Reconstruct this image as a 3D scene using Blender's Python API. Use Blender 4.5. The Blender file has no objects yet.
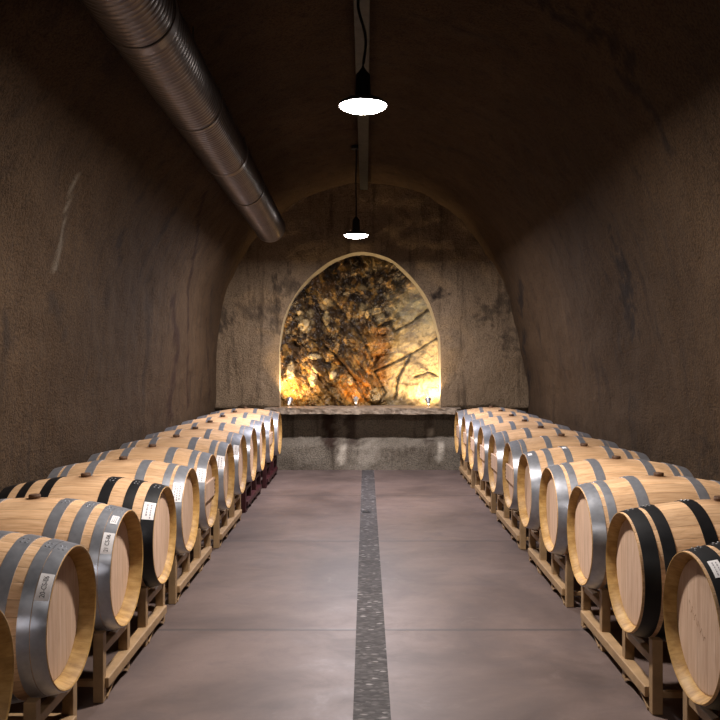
import bpy, bmesh, math, random
import numpy as np
from mathutils import Vector, Matrix, noise
random.seed(7)
SC = bpy.context.scene
COL = SC.collection
PI = math.pi

# ------------------------------------------------------------------ helpers
def obj(name, bm, mat, parent=None, smooth=False, sharp=None):
    me = bpy.data.meshes.new(name)
    bm.normal_update()
    bm.to_mesh(me); bm.free()
    return mobj(name, me, mat, parent, smooth, sharp)

def mobj(name, me, mat, parent=None, smooth=False, sharp=None):
    mats = mat if isinstance(mat, (list, tuple)) else [mat]
    for m in mats: me.materials.append(m)
    if smooth:
        me.polygons.foreach_set('use_smooth', [True] * len(me.polygons))
        if sharp: me.set_sharp_from_angle(angle=math.radians(sharp))
    o = bpy.data.objects.new(name, me)
    COL.objects.link(o)
    if parent: o.parent = parent
    return o

def tag(o, label, cat, group=None):
    o['label'] = label; o['category'] = cat
    if group: o['group'] = group
    return o

def thing(name, label, cat, loc=(0, 0, 0), rz=0.0, group=None):
    o = bpy.data.objects.new(name, None); COL.objects.link(o)
    o.empty_display_size = .1
    o.location = loc; o.rotation_euler = (0, 0, rz)
    return tag(o, label, cat, group)

def struct(o):
    o['kind'] = 'structure'; return o

def add_box(bm, c, s, bev=0.0, mi=0, rot=None):
    M = Matrix.Translation(c)
    if rot is not None: M = M @ rot
    M = M @ Matrix.Diagonal((s[0], s[1], s[2], 1))
    r = bmesh.ops.create_cube(bm, size=1.0, matrix=M)
    vs = r['verts']
    if bev:
        es = list({e for v in vs for e in v.link_edges})
        bmesh.ops.bevel(bm, geom=es, offset=bev, segments=2, profile=.6, affect='EDGES')
    return vs

def box_bm(c, s, bev=0.0):
    bm = bmesh.new(); add_box(bm, c, s, bev); return bm

def lathe(bm, prof, n, axis='X', closed=True, mi=None, center=(0, 0, 0)):
    """revolve [(a, r)] about an axis; closed joins the last ring to the first"""
    rings = []
    for a, r in prof:
        ring = []
        for k in range(n):
            t = 2 * PI * k / n
            if axis == 'X': p = (a, r * math.sin(t), r * math.cos(t))
            elif axis == 'Z': p = (r * math.cos(t), r * math.sin(t), a)
            else: p = (r * math.sin(t), a, r * math.cos(t))
            ring.append(bm.verts.new((p[0] + center[0], p[1] + center[1], p[2] + center[2])))
        rings.append(ring)
    m = len(rings)
    for i in range(m if closed else m - 1):
        A, B = rings[i], rings[(i + 1) % m]
        for k in range(n):
            f = bm.faces.new((A[k], A[(k + 1) % n], B[(k + 1) % n], B[k]))
            if mi is not None: f.material_index = mi[i]
    return rings

def cap(bm, ring): return bm.faces.new(ring)

def fixn(bm): bmesh.ops.recalc_face_normals(bm, faces=bm.faces[:])

def tube(bm, pts, r, n=10, caps=True):
    pts = [Vector(p) for p in pts]
    rings = []
    up = Vector((0, 0, 1))
    for i, p in enumerate(pts):
        d = (pts[min(i + 1, len(pts) - 1)] - pts[max(i - 1, 0)]).normalized()
        s = d.cross(up)
        if s.length < .1: s = d.cross(Vector((0, 1, 0)))
        s.normalize(); u = s.cross(d).normalized()
        rr = r[i] if isinstance(r, (list, tuple)) else r
        rings.append([bm.verts.new(p + (s * math.cos(2 * PI * k / n) + u * math.sin(2 * PI * k / n)) * rr) for k in range(n)])
    for A, B in zip(rings[:-1], rings[1:]):
        for k in range(n): bm.faces.new((A[k], A[(k + 1) % n], B[(k + 1) % n], B[k]))
    if caps:
        bm.faces.new(rings[0]); bm.faces.new(rings[-1])
    fixn(bm)

# ------------------------------------------------------------------ node helper
class NT:
    def __init__(self, name):
        self.m = bpy.data.materials.new(name); self.m.use_nodes = True
        self.t = self.m.node_tree; self.n = self.t.nodes; self.l = self.t.links
        self.b = self.n['Principled BSDF']; self.out = self.n['Material Output']
    def node(self, typ, **kw):
        nd = self.n.new(typ)
        for k, v in kw.items(): setattr(nd, k, v)
        return nd
    def link(self, a, b): self.l.new(a, b)
    def val(self, sock, v):
        if isinstance(v, (int, float)): sock.default_value = v
        elif isinstance(v, (tuple, list)):
            sock.default_value = (tuple(v) + (1,))[:4] if sock.type == 'RGBA' else tuple(v)[:3]
        else: self.link(v, sock)
    def math(self, op, a, b=None, c=None, clamp=False):
        nd = self.node('ShaderNodeMath', operation=op); nd.use_clamp = clamp
        self.val(nd.inputs[0], a)
        if b is not None: self.val(nd.inputs[1], b)
        if c is not None: self.val(nd.inputs[2], c)
        return nd.outputs[0]
    def mix(self, f, a, b, mode='MIX'):
        nd = self.node('ShaderNodeMix', data_type='RGBA', blend_type=mode)
        self.val(nd.inputs[0], f); self.val(nd.inputs[6], a); self.val(nd.inputs[7], b)
        return nd.outputs[2]
    def ramp(self, f, stops, interp='LINEAR'):
        nd = self.node('ShaderNodeValToRGB'); nd.color_ramp.interpolation = interp
        e = nd.color_ramp.elements
        while len(e) < len(stops): e.new(.5)
        for el, (p, c) in zip(e, stops):
            el.position = p; el.color = (c, c, c, 1) if isinstance(c, (int, float)) else tuple(c) + (1,)
        self.link(f, nd.inputs[0]); return nd.outputs[0]
    def coord(self, scale=(1, 1, 1), kind='Object', rot=(0, 0, 0), loc=None):
        tc = self.node('ShaderNodeTexCoord')
        mp = self.node('ShaderNodeMapping'); mp.inputs['Scale'].default_value = scale
        mp.inputs['Rotation'].default_value = rot
        self.link(tc.outputs[kind], mp.inputs['Vector'])
        if loc is not None: self.link(loc, mp.inputs['Location'])
        return mp.outputs[0]
    def noise(self, vec, scale=5, detail=4, rough=.55, dist=0):
        nd = self.node('ShaderNodeTexNoise')
        nd.inputs['Scale'].default_value = scale; nd.inputs['Detail'].default_value = detail
        nd.inputs['Roughness'].default_value = rough; nd.inputs['Distortion'].default_value = dist
        self.link(vec, nd.inputs['Vector']); return nd.outputs[0]
    def bump(self, h, strength=.3, dist=.01):
        nd = self.node('ShaderNodeBump'); nd.inputs['Strength'].default_value = strength
        nd.inputs['Distance'].default_value = dist
        self.link(h, nd.inputs['Height']); self.link(nd.outputs[0], self.b.inputs['Normal'])
    def set(self, color=None, rough=None, metal=None, spec=None):
        if color is not None: self.val(self.b.inputs['Base Color'], color)
        if rough is not None: self.val(self.b.inputs['Roughness'], rough)
        if metal is not None: self.val(self.b.inputs['Metallic'], metal)
        if spec is not None: self.val(self.b.inputs['Specular IOR Level'], spec)
        return self.m
    def rnd(self):
        return self.node('ShaderNodeObjectInfo').outputs['Random']
    def sep(self, vec):
        nd = self.node('ShaderNodeSeparateXYZ'); self.link(vec, nd.inputs[0]); return nd.outputs

# ------------------------------------------------------------------ materials
BL = .95            # barrel length
def mat_stave():
    t = NT('oak_staves')
    p = t.coord(); s = t.sep(p); rn = t.rnd()
    ang = t.math('ARCTAN2', s[1], s[2])
    k = t.math('MULTIPLY', t.math('ADD', ang, PI), 30 / (2 * PI))
    idx = t.math('FLOOR', k); fr = t.math('FRACT', k)
    wn = t.node('ShaderNodeTexWhiteNoise', noise_dimensions='2D')
    cb = t.node('ShaderNodeCombineXYZ'); t.link(idx, cb.inputs[0]); t.link(t.math('MULTIPLY', rn, 57), cb.inputs[1])
    t.link(cb.outputs[0], wn.inputs['Vector'])
    off = t.node('ShaderNodeCombineXYZ'); t.link(t.math('MULTIPLY', rn, 31), off.inputs[0]); t.link(t.math('MULTIPLY', wn.outputs[0], 9), off.inputs[1])
    g = t.noise(t.coord((1.6, 26, 26), loc=off.outputs[0]), 3.2, 5, .62, .4)
    g2 = t.noise(t.coord((1, 3, 3), loc=off.outputs[0]), 2.0, 3, .5)
    c = t.ramp(g, [(.28, (.46, .268, .135)), (.5, (.635, .395, .215)), (.72, (.72, .48, .29))])
    tone = t.math('MULTIPLY_ADD', wn.outputs[0], .3, .83)
    tone = t.math('MULTIPLY', tone, t.math('MULTIPLY_ADD', g2, .4, .8))
    tone = t.math('MULTIPLY', tone, t.math('MULTIPLY_ADD', rn, .16, .9))
    tc = t.node('ShaderNodeCombineXYZ')
    for i in range(3): t.link(tone, tc.inputs[i])
    c = t.mix(1.0, c, tc.outputs[0], 'MULTIPLY')
    # joints between staves
    e = t.math('MINIMUM', fr, t.math('SUBTRACT', 1, fr))
    j = t.ramp(e, [(.0, 1.0), (.035, 0.0)])
    c = t.mix(t.math('MULTIPLY', j, .55), c, (.16, .09, .045))
    # wine stain round the bung
    dx = t.math('SUBTRACT', s[0], BL / 2)
    d = t.math('SQRT', t.math('ADD', t.math('MULTIPLY', dx, dx), t.math('MULTIPLY', s[1], s[1])))
    n = t.noise(t.coord((1, 1, 1), loc=off.outputs[0]), 14, 3)
    d = t.math('ADD', d, t.math('MULTIPLY', t.math('SUBTRACT', n, .5), .09))
    up = t.math('GREATER_THAN', s[2], 0)
    st = t.math('MULTIPLY', t.ramp(d, [(.03, .8), (.085, .25), (.15, 0.0)]), up)
    c = t.mix(st, c, (.2, .1, .045))
    # toasted blots seen on a few staves
    bl = t.ramp(t.noise(t.coord((2, 5, 5), loc=off.outputs[0]), 2.3, 4), [(.66, 0.0), (.76, .45)])
    c = t.mix(bl, c, (.33, .19, .09))
    h = t.math('SUBTRACT', t.math('MULTIPLY', g, .25), j)
    t.bump(h, .35, .004)
    return t.set(c, .52, 0, .35)

def mat_chime():
    t = NT('oak_chime_inside')
    p = t.coord(); s = t.sep(p); rn = t.rnd()
    ang = t.math('ARCTAN2', s[1], s[2])
    k = t.math('MULTIPLY', t.math('ADD', ang, PI), 30 / (2 * PI))
    wn = t.node('ShaderNodeTexWhiteNoise', noise_dimensions='2D')
    cb = t.node('ShaderNodeCombineXYZ'); t.link(t.math('FLOOR', k), cb.inputs[0]); t.link(t.math('MULTIPLY', rn, 57), cb.inputs[1])
    t.link(cb.outputs[0], wn.inputs['Vector'])
    n = t.noise(t.coord((3, 9, 9)), 3, 4, .6)
    c = t.ramp(n, [(.3, (.28, .15, .042)), (.52, (.43, .25, .08)), (.75, (.56, .36, .14))])
    tone = t.math('MULTIPLY_ADD', wn.outputs[0], .2, .85)
    tc = t.node('ShaderNodeCombineXYZ')
    for i in range(3): t.link(tone, tc.inputs[i])
    c = t.mix(1.0, c, tc.outputs[0], 'MULTIPLY')
    e = t.math('FRACT', k); e = t.math('MINIMUM', e, t.math('SUBTRACT', 1, e))
    c = t.mix(t.ramp(e, [(.0, .35), (.05, 0.0)]), c, (.2, .11, .045))
    t.bump(n, .3, .004)
    return t.set(c, .55, 0, .3)

def mat_head():
    t = NT('oak_head_boards')
    p = t.coord(); s = t.sep(p); rn = t.rnd()
    k = t.math('ADD', t.math('MULTIPLY', s[1], 10.5), t.math('MULTIPLY', rn, 3.0))
    idx = t.math('FLOOR', k); fr = t.math('FRACT', k)
    wn = t.node('ShaderNodeTexWhiteNoise', noise_dimensions='2D')
    cb = t.node('ShaderNodeCombineXYZ'); t.link(idx, cb.inputs[0]); t.link(t.math('MULTIPLY', rn, 91), cb.inputs[1])
    t.link(cb.outputs[0], wn.inputs['Vector'])
    off = t.node('ShaderNodeCombineXYZ'); t.link(t.math('MULTIPLY', wn.outputs[0], 7), off.inputs[2]); t.link(t.math('MULTIPLY', rn, 13), off.inputs[1])
    g = t.noise(t.coord((20, 26, 1.8), loc=off.outputs[0]), 2.6, 5, .6, .5)
    c = t.ramp(g, [(.25, (.44, .28, .185)), (.5, (.57, .39, .275)), (.75, (.66, .48, .355))])
    tone = t.math('MULTIPLY_ADD', wn.outputs[0], .2, .88)
    tc = t.node('ShaderNodeCombineXYZ')
    for i in range(3): t.link(tone, tc.inputs[i])
    c = t.mix(1.0, c, tc.outputs[0], 'MULTIPLY')
    e = t.math('MINIMUM', fr, t.math('SUBTRACT', 1, fr))
    j = t.ramp(e, [(.0, 1.0), (.03, 0.0)])
    c = t.mix(t.math('MULTIPLY', j, .45), c, (.2, .12, .07))
    bl = t.ramp(t.noise(t.coord((1, 1, 1), loc=off.outputs[0]), 5, 4), [(.62, 0.0), (.78, .35)])
    c = t.mix(bl, c, (.32, .2, .13))
    t.bump(t.math('SUBTRACT', t.math('MULTIPLY', g, .2), j), .3, .003)
    return t.set(c, .55, 0, .3)

def mat_galv():
    t = NT('galvanised_hoop_steel')
    n = t.noise(t.coord((1, 1, 1)), 26, 4, .6); n2 = t.noise(t.coord((1, 1, 1)), 7, 3)
    c = t.ramp(n, [(.3, (.34, .355, .395)), (.7, (.44, .452, .49))])
    c = t.mix(t.ramp(n2, [(.55, 0.0), (.75, .25)]), c, (.22, .215, .215))
    r = t.math('MULTIPLY_ADD', n, .1, .27)
    t.bump(n2, .03, .003)
    return t.set(c, r, .66)

def mat_simple(name, c, rough=.5, metal=0.0, nscale=20, var=.25, bump=.15, spec=.4):
    t = NT(name)
    n = t.noise(t.coord(), nscale, 4, .6)
    dark = tuple(x * (1 - var) for x in c); lite = tuple(min(1, x * (1 + var)) for x in c)
    cc = t.ramp(n, [(.3, dark), (.7, lite)])
    if bump: t.bump(n, bump, .003)
    return t.set(cc, rough, metal, spec)

M = {}
M['stave'] = mat_stave(); M['chime'] = mat_chime(); M['head'] = mat_head(); M['galv'] = mat_galv()
M['black'] = mat_simple('black_painted_hoop', (.006, .006, .007), .45, 0, 30, .4, .1, .35)
M['bung'] = mat_simple('brown_bung', (.10, .05, .025), .6)
M['rivet'] = mat_simple('bright_rivet', (.6, .6, .62), .35, .9)
M['paper'] = mat_simple('white_label_paper', (.88, .85, .85), .6, 0, 40, .05, .05)
M['ink'] = mat_simple('black_label_ink', (.06, .055, .06), .6, 0, 40, .1, 0)
M['faint'] = mat_simple('grey_label_ink', (.33, .31, .34), .6, 0, 40, .1, 0)
M['peg'] = mat_simple('dark_oak_peg', (.07, .035, .015), .7)
M['brand'] = mat_simple('burnt_brand_mark', (.3, .18, .1), .7)
M['tan'] = mat_simple('tan_painted_steel', (.30, .19, .095), .55, 0, 9, .22, .1)
M['red'] = mat_simple('burgundy_painted_steel', (.036, .004, .006), .5, 0, 9, .25, .1)
M['cord'] = mat_simple('black_rubber_cord', (.008, .008, .008), .6)
M['lampmetal'] = mat_simple('dark_grey_lamp_metal', (.05, .05, .052), .45, .5)
M['conduit'] = mat_simple('dull_zinc_channel', (.06, .058, .052), .55, .6, 12)
M['spot'] = mat_simple('silver_spot_metal', (.72, .72, .74), .3, .85)
M['drain'] = None

def mat_emit(name, c, s):
    t = NT(name)
    em = t.node('ShaderNodeEmission'); em.inputs[0].default_value = tuple(c) + (1,); em.inputs[1].default_value = s
    t.link(em.outputs[0], t.out.inputs['Surface']); return t.m

def mat_wall(name, base_lo, base_hi, grain=1.0, light=(.17, .14, .105)):
    """sprayed concrete: fine pitted grain, damp mottling, and the stain map carried on the mesh"""
    t = NT(name)
    a = t.node('ShaderNodeVertexColor', layer_name='stain')
    sc = t.node('ShaderNodeSeparateColor'); t.link(a.outputs['Color'], sc.inputs[0])
    big = t.noise(t.coord((1, .6, .5), 'Object'), 1.5, 5, .6)
    mid = t.noise(t.coord((1, 1, .8), 'Object'), 9, 5, .65)
    fine = t.noise(t.coord((1, 1, 1), 'Object'), 55, 3, .7)
    drip = t.noise(t.coord((3.2, 3.2, .35), 'Object'), 2.2, 5, .6)
    c = t.mix(t.ramp(big, [(.3, 0.0), (.7, 1.0)]), base_lo, base_hi)
    c = t.mix(t.ramp(mid, [(.52, 0.0), (.75, .45)]), c, tuple(x * .55 for x in base_lo))
    c = t.mix(t.ramp(drip, [(.54, 0.0), (.7, .65)]), c, (.03, .018, .011))
    c = t.mix(t.ramp(fine, [(.38, .6), (.55, 0.0)]), c, tuple(x * .35 for x in base_lo))
    dk = t.math('MULTIPLY', sc.outputs[0], t.ramp(mid, [(.25, .6), (.55, 1.0)]))
    c = t.mix(dk, c, (.018, .012, .009))
    c = t.mix(sc.outputs[1], c, (.022, .008, .004))
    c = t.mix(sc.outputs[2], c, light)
    h = t.math('ADD', t.math('MULTIPLY', fine, .5), t.math('MULTIPLY', mid, .7))
    t.bump(h, 1.0 * grain, .05)
    return t.set(c, .86, 0, .2)
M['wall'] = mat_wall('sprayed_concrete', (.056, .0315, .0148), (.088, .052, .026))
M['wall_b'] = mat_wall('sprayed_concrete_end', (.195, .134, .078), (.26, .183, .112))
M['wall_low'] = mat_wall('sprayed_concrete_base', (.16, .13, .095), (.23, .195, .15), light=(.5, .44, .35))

def mat_floor():
    t = NT('polished_concrete_floor')
    p = t.coord(); s = t.sep(p)
    a = t.noise(t.coord((1, 1, 1)), .9, 6, .62, .6)
    b = t.noise(t.coord((1.1, 1.7, 1)), 2.6, 8, .72, .5)
    f = t.noise(t.coord((1, 1, 1)), 60, 3, .6)
    c = t.ramp(a, [(.34, (.064, .044, .038)), (.52, (.115, .08, .068)), (.72, (.158, .113, .099))])
    c = t.mix(t.ramp(b, [(.5, 0.0), (.72, .6)]), c, (.07, .052, .05))
    c = t.mix(t.ramp(b, [(.26, .5), (.42, 0.0)]), c, (.18, .135, .122))
    c = t.mix(t.ramp(f, [(.3, .25), (.5, 0.0)]), c, (.08, .06, .056))
    # saw cut joints across the slab
    k = t.math('DIVIDE', t.math('SUBTRACT', s[1], 4.97), 2.385)
    fr = t.math('FRACT', t.math('ADD', k, 20.5))
    d = t.math('ABSOLUTE', t.math('SUBTRACT', fr, .5))
    j = t.ramp(d, [(.0045, 1.0), (.009, 0.0)])
    k2 = t.math('DIVIDE', t.math('SUBTRACT', s[1], 6.0), 2.385)
    fr2 = t.math('FRACT', t.math('ADD', k2, 20.5))
    d2 = t.math('ABSOLUTE', t.math('SUBTRACT', fr2, .5))
    j2 = t.ramp(d2, [(.002, .6), (.008, 0.0)])
    c = t.mix(t.math('MULTIPLY', j, .8), c, (.05, .04, .038))
    c = t.mix(t.math('MULTIPLY', j2, t.ramp(b, [(.4, 0.0), (.6, .8)])), c, (.09, .07, .066))
    h = t.math('SUBTRACT', t.math('MULTIPLY', a, .3), j)
    t.bump(h, .15, .01)
    r = t.math('MULTIPLY_ADD', b, .25, .38)
    return t.set(c, r, 0, .38)
M['floor'] = mat_floor()

def mat_drain():
    t = NT('pebbled_drain_grating')
    v = t.node('ShaderNodeTexVoronoi'); v.inputs['Scale'].default_value = 55
    t.link(t.coord((.55, 1.0, 1)), v.inputs['Vector'])
    w = t.node('ShaderNodeTexWhiteNoise'); t.link(v.outputs['Color'], w.inputs['Vector'])
    slot = t.noise(t.coord((14, 42, 1)), 1.6, 3, .6)
    big = t.noise(t.coord(), 2.5, 4)
    c = t.ramp(w.outputs[0], [(.0, (.032, .028, .028)), (.5, (.062, .055, .055)), (.92, (.10, .09, .088)), (.97, (.24, .22, .215))])
    c = t.mix(t.ramp(v.outputs['Distance'], [(.35, 0.0), (.7, .7)]), c, (.045, .04, .038))
    c = t.mix(t.ramp(slot, [(.6, 0.0), (.68, .85)]), c, (.018, .016, .015))
    c = t.mix(t.ramp(big, [(.4, 0.0), (.7, .3)]), c, (.08, .073, .071))
    t.bump(t.math('SUBTRACT', 1, v.outputs['Distance']), .4, .004)
    return t.set(c, .72, 0, .15)
M['drain'] = mat_drain()

def mat_rock():
    t = NT('natural_rock_face')
    a = t.node('ShaderNodeVertexColor', layer_name='rockcol')
    n = t.noise(t.coord((1, 1, 1)), 38, 5, .7)
    n2 = t.noise(t.coord((1, 1, 1), rot=(0, .7, 0)), 16, 5, .65, 1.0)
    c = t.mix(t.ramp(n2, [(.5, 0.0), (.66, .6)]), a.outputs['Color'], (.035, .02, .008))
    c = t.mix(t.ramp(n, [(.58, 0.0), (.72, .5)]), c, (.6, .47, .26))
    t.bump(t.math('ADD', n2, t.math('MULTIPLY', n, .5)), .7, .03)
    return t.set(c, t.math('MULTIPLY_ADD', n, .5, .15), 0, .6)
M['rock'] = mat_rock()

def mat_duct():
    t = NT('spiral_galvanised_duct')
    s = t.sep(t.coord())
    n = t.noise(t.coord((2, 14, 2)), 3, 4, .6)
    c = t.ramp(n, [(.3, (.14, .122, .116)), (.7, (.23, .205, .195))])
    return t.set(c, t.math('MULTIPLY_ADD', n, .14, .3), .85)
M['duct'] = mat_duct()
M['slab'] = mat_simple('ledge_stone', (.22, .165, .115), .75, 0, 14, .5, .6)
M['reveal'] = mat_simple('niche_plaster', (.3, .26, .19), .7, 0, 9, .2, .3)
M['lens'] = mat_emit('pendant_diffuser_glow', (1, .95, .92), 60)
M['bulb'] = mat_emit('spot_lens_glow', (1, .74, .4), 30)

# ------------------------------------------------------------------ the tunnel
PROF = [(-2.27, 0), (-2.26, .5), (-2.24, .9), (-2.22, 1.5), (-2.19, 1.9), (-2.08, 2.55), (-1.68, 3.31), (-1.13, 3.86), (-.5, 4.13),
        (-.05, 4.21), (.5, 4.14), (1.15, 3.85), (1.58, 3.46), (1.98, 2.86), (2.24, 2.05), (2.36, 1.4), (2.41, .9), (2.44, .4), (2.45, 0)]
def catmull(P, step):
    P = [Vector((x, z)) for x, z in P]; out = []
    for i in range(len(P) - 1):
        a = P[i - 1] if i else P[0] * 2 - P[1]
        b, c = P[i], P[i + 1]
        d = P[i + 2] if i + 2 < len(P) else P[-1] * 2 - P[-2]
        n = max(1, round((c - b).length / step))
        for k in range(n):
            u = k / n
            out.append(.5 * ((2 * b) + (c - a) * u + (2 * a - 5 * b + 4 * c - d) * u * u + (3 * b - a - 3 * c + d) * u ** 3))
    out.append(P[-1]); return out

STAINS = [
('d', 0.95, 0.045, [(1.11, 5.1, 3.87), (1.3, 5.08, 3.71), (1.43, 4.97, 3.6), (1.57, 4.95, 3.47)]),
('d', 0.9, 0.024, [(1.59, 5.16, 3.45), (1.71, 5.08, 3.27), (1.83, 5.08, 3.08), (1.97, 5.14, 2.88)]),
('d', 0.4, 0.029, [(0.32, 5.93, 4.15), (0.61, 5.94, 4.08), (0.97, 5.91, 3.93), (1.11, 5.86, 3.87)]),
('d', 0.4, 0.028, [(0.7, 7.71, 4.04), (0.97, 7.63, 3.93), (1.25, 7.6, 3.76)]),
('d', 0.45, 0.033, [(0.67, 9.22, 4.06), (1.04, 9.03, 3.9), (1.28, 8.79, 3.73)]),
('d', 0.95, 0.075, [(2.1, 6.79, 2.49), (2.21, 7.03, 2.15), (2.25, 7.1, 2.0)]),
('d', 0.95, 0.054, [(2.06, 10.77, 2.61), (2.16, 11.34, 2.31)]),
('d', 0.95, 0.057, [(2.26, 11.42, 1.96), (2.29, 11.69, 1.76)]),
('d', 0.95, 0.05, [(2.35, 11.74, 1.47), (2.4, 12.0, 0.99)]),
('r', 0.9, 0.03, [(-1.66, 8.4, 3.33), (-1.92, 9.14, 2.86), (-2.12, 9.74, 2.34), (-2.2, 9.97, 1.74), (-2.23, 10.23, 1.05)]),
('d', 0.6, 0.02, [(-1.66, 8.4, 3.33), (-1.92, 9.14, 2.86), (-2.12, 9.74, 2.34), (-2.2, 9.97, 1.74)]),
('r', 0.8, 0.08, [(-2.13, 8.93, 2.28), (-2.2, 9.4, 1.74), (-2.23, 9.18, 1.17), (-2.24, 9.3, 1.0)]),
('r', 0.6, 0.042, [(-2.15, 11.21, 2.17), (-2.24, 11.53, 1.05)]),
('d', 0.7, 0.025, [(-2.0, 6.64, 2.7), (-2.09, 6.88, 2.46)]),
('d', 0.5, 0.025, [(-2.12, 6.66, 2.33), (-2.15, 6.69, 2.13)]),
('d', 0.4, 0.039, [(-2.1, 7.91, 2.46), (-2.19, 8.13, 1.93)]),
('d', 0.5, 0.029, [(-1.68, 7.79, 3.3), (-1.96, 7.76, 2.77)]),
('d', 0.6, 0.037, [(-2.19, 4.95, 1.89), (-2.2, 5.01, 1.77)]),
('d', 0.6, 0.03, [(-1.53, 4.9, 3.46), (-1.54, 5.0, 3.45)]),
('d', 0.5, 0.025, [(-1.55, 6.85, 3.44), (-1.87, 6.73, 2.96)]),
('d', 0.6, 0.035, [(-0.95, 5.75, 3.94), (-1.0, 5.75, 3.92)]),
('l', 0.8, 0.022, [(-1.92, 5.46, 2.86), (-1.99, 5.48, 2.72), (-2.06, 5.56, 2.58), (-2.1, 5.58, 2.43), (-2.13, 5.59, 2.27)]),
('d', 0.5, 0.035, [(-2.16, 5.62, 2.06), (-2.19, 5.84, 1.86)]),
('d', 0.45, 0.08, [(2.41, 5.84, 0.92), (2.44, 5.69, 0.46)]),
('d', 0.35, 0.054, [(2.37, 7.27, 1.28), (2.41, 7.29, 0.83)]),
('d', 0.4, 0.056, [(-2.07, 11.16, 2.57), (-2.17, 11.54, 2.04)])]
BSTAINS = [('d', 0.95, 0.04, [(1.0, 2.54), (1.1, 2.61)]), ('d', 0.6, 0.074, [(-1.24, 2.74), (-1.09, 2.69)]), ('d', 0.5, 0.088, [(-1.77, 2.35), (-1.63, 2.26)]),
('d', 0.7, 0.074, [(-2.12, 2.32), (-2.13, 2.13)]), ('d', 0.55, 0.06, [(-1.33, 2.42), (-1.34, 2.05)]), ('d', 0.6, 0.074, [(1.75, 2.26), (1.97, 2.42), (2.18, 2.61)]),
('d', 0.5, 0.088, [(2.15, 1.91), (2.3, 2.05)]), ('r', 0.9, 0.09, [(-0.56, 0.84), (-0.53, 0.43)]), ('r', 0.7, 0.074, [(-0.24, 0.84), (-0.21, 0.43)]),
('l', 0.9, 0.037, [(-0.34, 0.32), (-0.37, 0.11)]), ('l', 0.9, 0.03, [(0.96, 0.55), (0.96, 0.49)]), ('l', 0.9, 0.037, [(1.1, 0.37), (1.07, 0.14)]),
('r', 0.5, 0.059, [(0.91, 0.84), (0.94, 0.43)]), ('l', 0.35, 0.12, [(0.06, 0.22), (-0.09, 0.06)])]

def paint(me, stains, name='stain'):
    n = len(me.vertices)
    co = np.empty(n * 3); me.vertices.foreach_get('co', co); co = co.reshape(-1, 3)
    wob = np.array([noise.fractal(Vector(c) * 10.0, .7, 2, 4) for c in co])
    out = np.zeros((n, 4)); out[:, 3] = 1
    ch = {'d': 0, 'r': 1, 'l': 2}
    for k, s, r, pts in stains:
        best = np.full(n, 1e9)
        P = [np.array(p if len(p) == 3 else (p[0], 0, p[1])) for p in pts]
        C = co.copy()
        if len(pts[0]) == 2: C[:, 1] = 0
        for a, b in zip(P[:-1], P[1:]):
            d = b - a; u = np.clip(((C - a) @ d) / (d @ d), 0, 1)
            best = np.minimum(best, np.linalg.norm(C - (a + u[:, None] * d), axis=1))
        v = s * np.clip((1.5 - (best / r) * .8 + wob * 2.2) * 1.4, 0, 1) * (best < r * 5)
        if k != 'd': v = s * np.clip(1.6 - best / r + wob * .9, 0, 1)
        out[:, ch[k]] = np.maximum(out[:, ch[k]], v)
    at = me.color_attributes.new(name, 'FLOAT_COLOR', 'POINT')
    at.data.foreach_set('color', out.ravel())

Y0, Y1 = -3.0, 12.1
pr = catmull(PROF, .045)
cxz = Vector((.08, 1.7))
ys = [Y0 + (Y1 - Y0) * i / 330 for i in range(331)]
def vault_pt(i, y):
    p = pr[i]
    t = pr[min(i + 1, len(pr) - 1)] - pr[max(i - 1, 0)]; t.normalize()
    nrm = Vector((-t.y, t.x))                      # outward
    q = Vector((p.x, y * .7, p.y))
    d = .055 * noise.fractal(q * .8, .9, 2, 4) + .012 * noise.noise(q * 5) + .006 * noise.noise(q * 13)
    d *= min(1.0, .35 + p.y / 1.6)
    d = max(d, -.03 if p.y < 1.1 else -.08)
    if nrm.dot(p - cxz) < 0: nrm = -nrm
    w = p + nrm * d
    return (w.x, y, max(w.y, 0) if p.y > 0 else -.02)
iL = min(range(len(pr)), key=lambda i: abs(pr[i].y - 2.6) + (9 if pr[i].x > 0 else 0))
iR = min(range(len(pr)), key=lambda i: abs(pr[i].y - 2.6) + (9 if pr[i].x < 0 else 0))
for nm, a, b in (('wall_left', 0, iL), ('ceiling', iL, iR), ('wall_right', iR, len(pr) - 1)):
    bm = bmesh.new()
    G = [[bm.verts.new(vault_pt(i, y)) for i in range(a, b + 1)] for y in ys]
    for A, B in zip(G[:-1], G[1:]):
        for k in range(len(A) - 1): bm.faces.new((A[k], B[k], B[k + 1], A[k + 1]))
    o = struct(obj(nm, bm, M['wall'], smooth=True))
    paint(o.data, STAINS)

# floor
bm = bmesh.new()
add_box(bm, (.09, (Y0 + Y1) / 2, -.1), (5.0, Y1 - Y0 + .4, .2))
struct(obj('floor', bm, M['floor']))
# rear end of the tunnel, behind the photographer
bm = bmesh.new(); add_box(bm, (.09, Y0 - .05, 2.1), (5.0, .1, 4.6))
o = struct(obj('wall_rear', bm, M['wall'])); paint(o.data, [])

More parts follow.
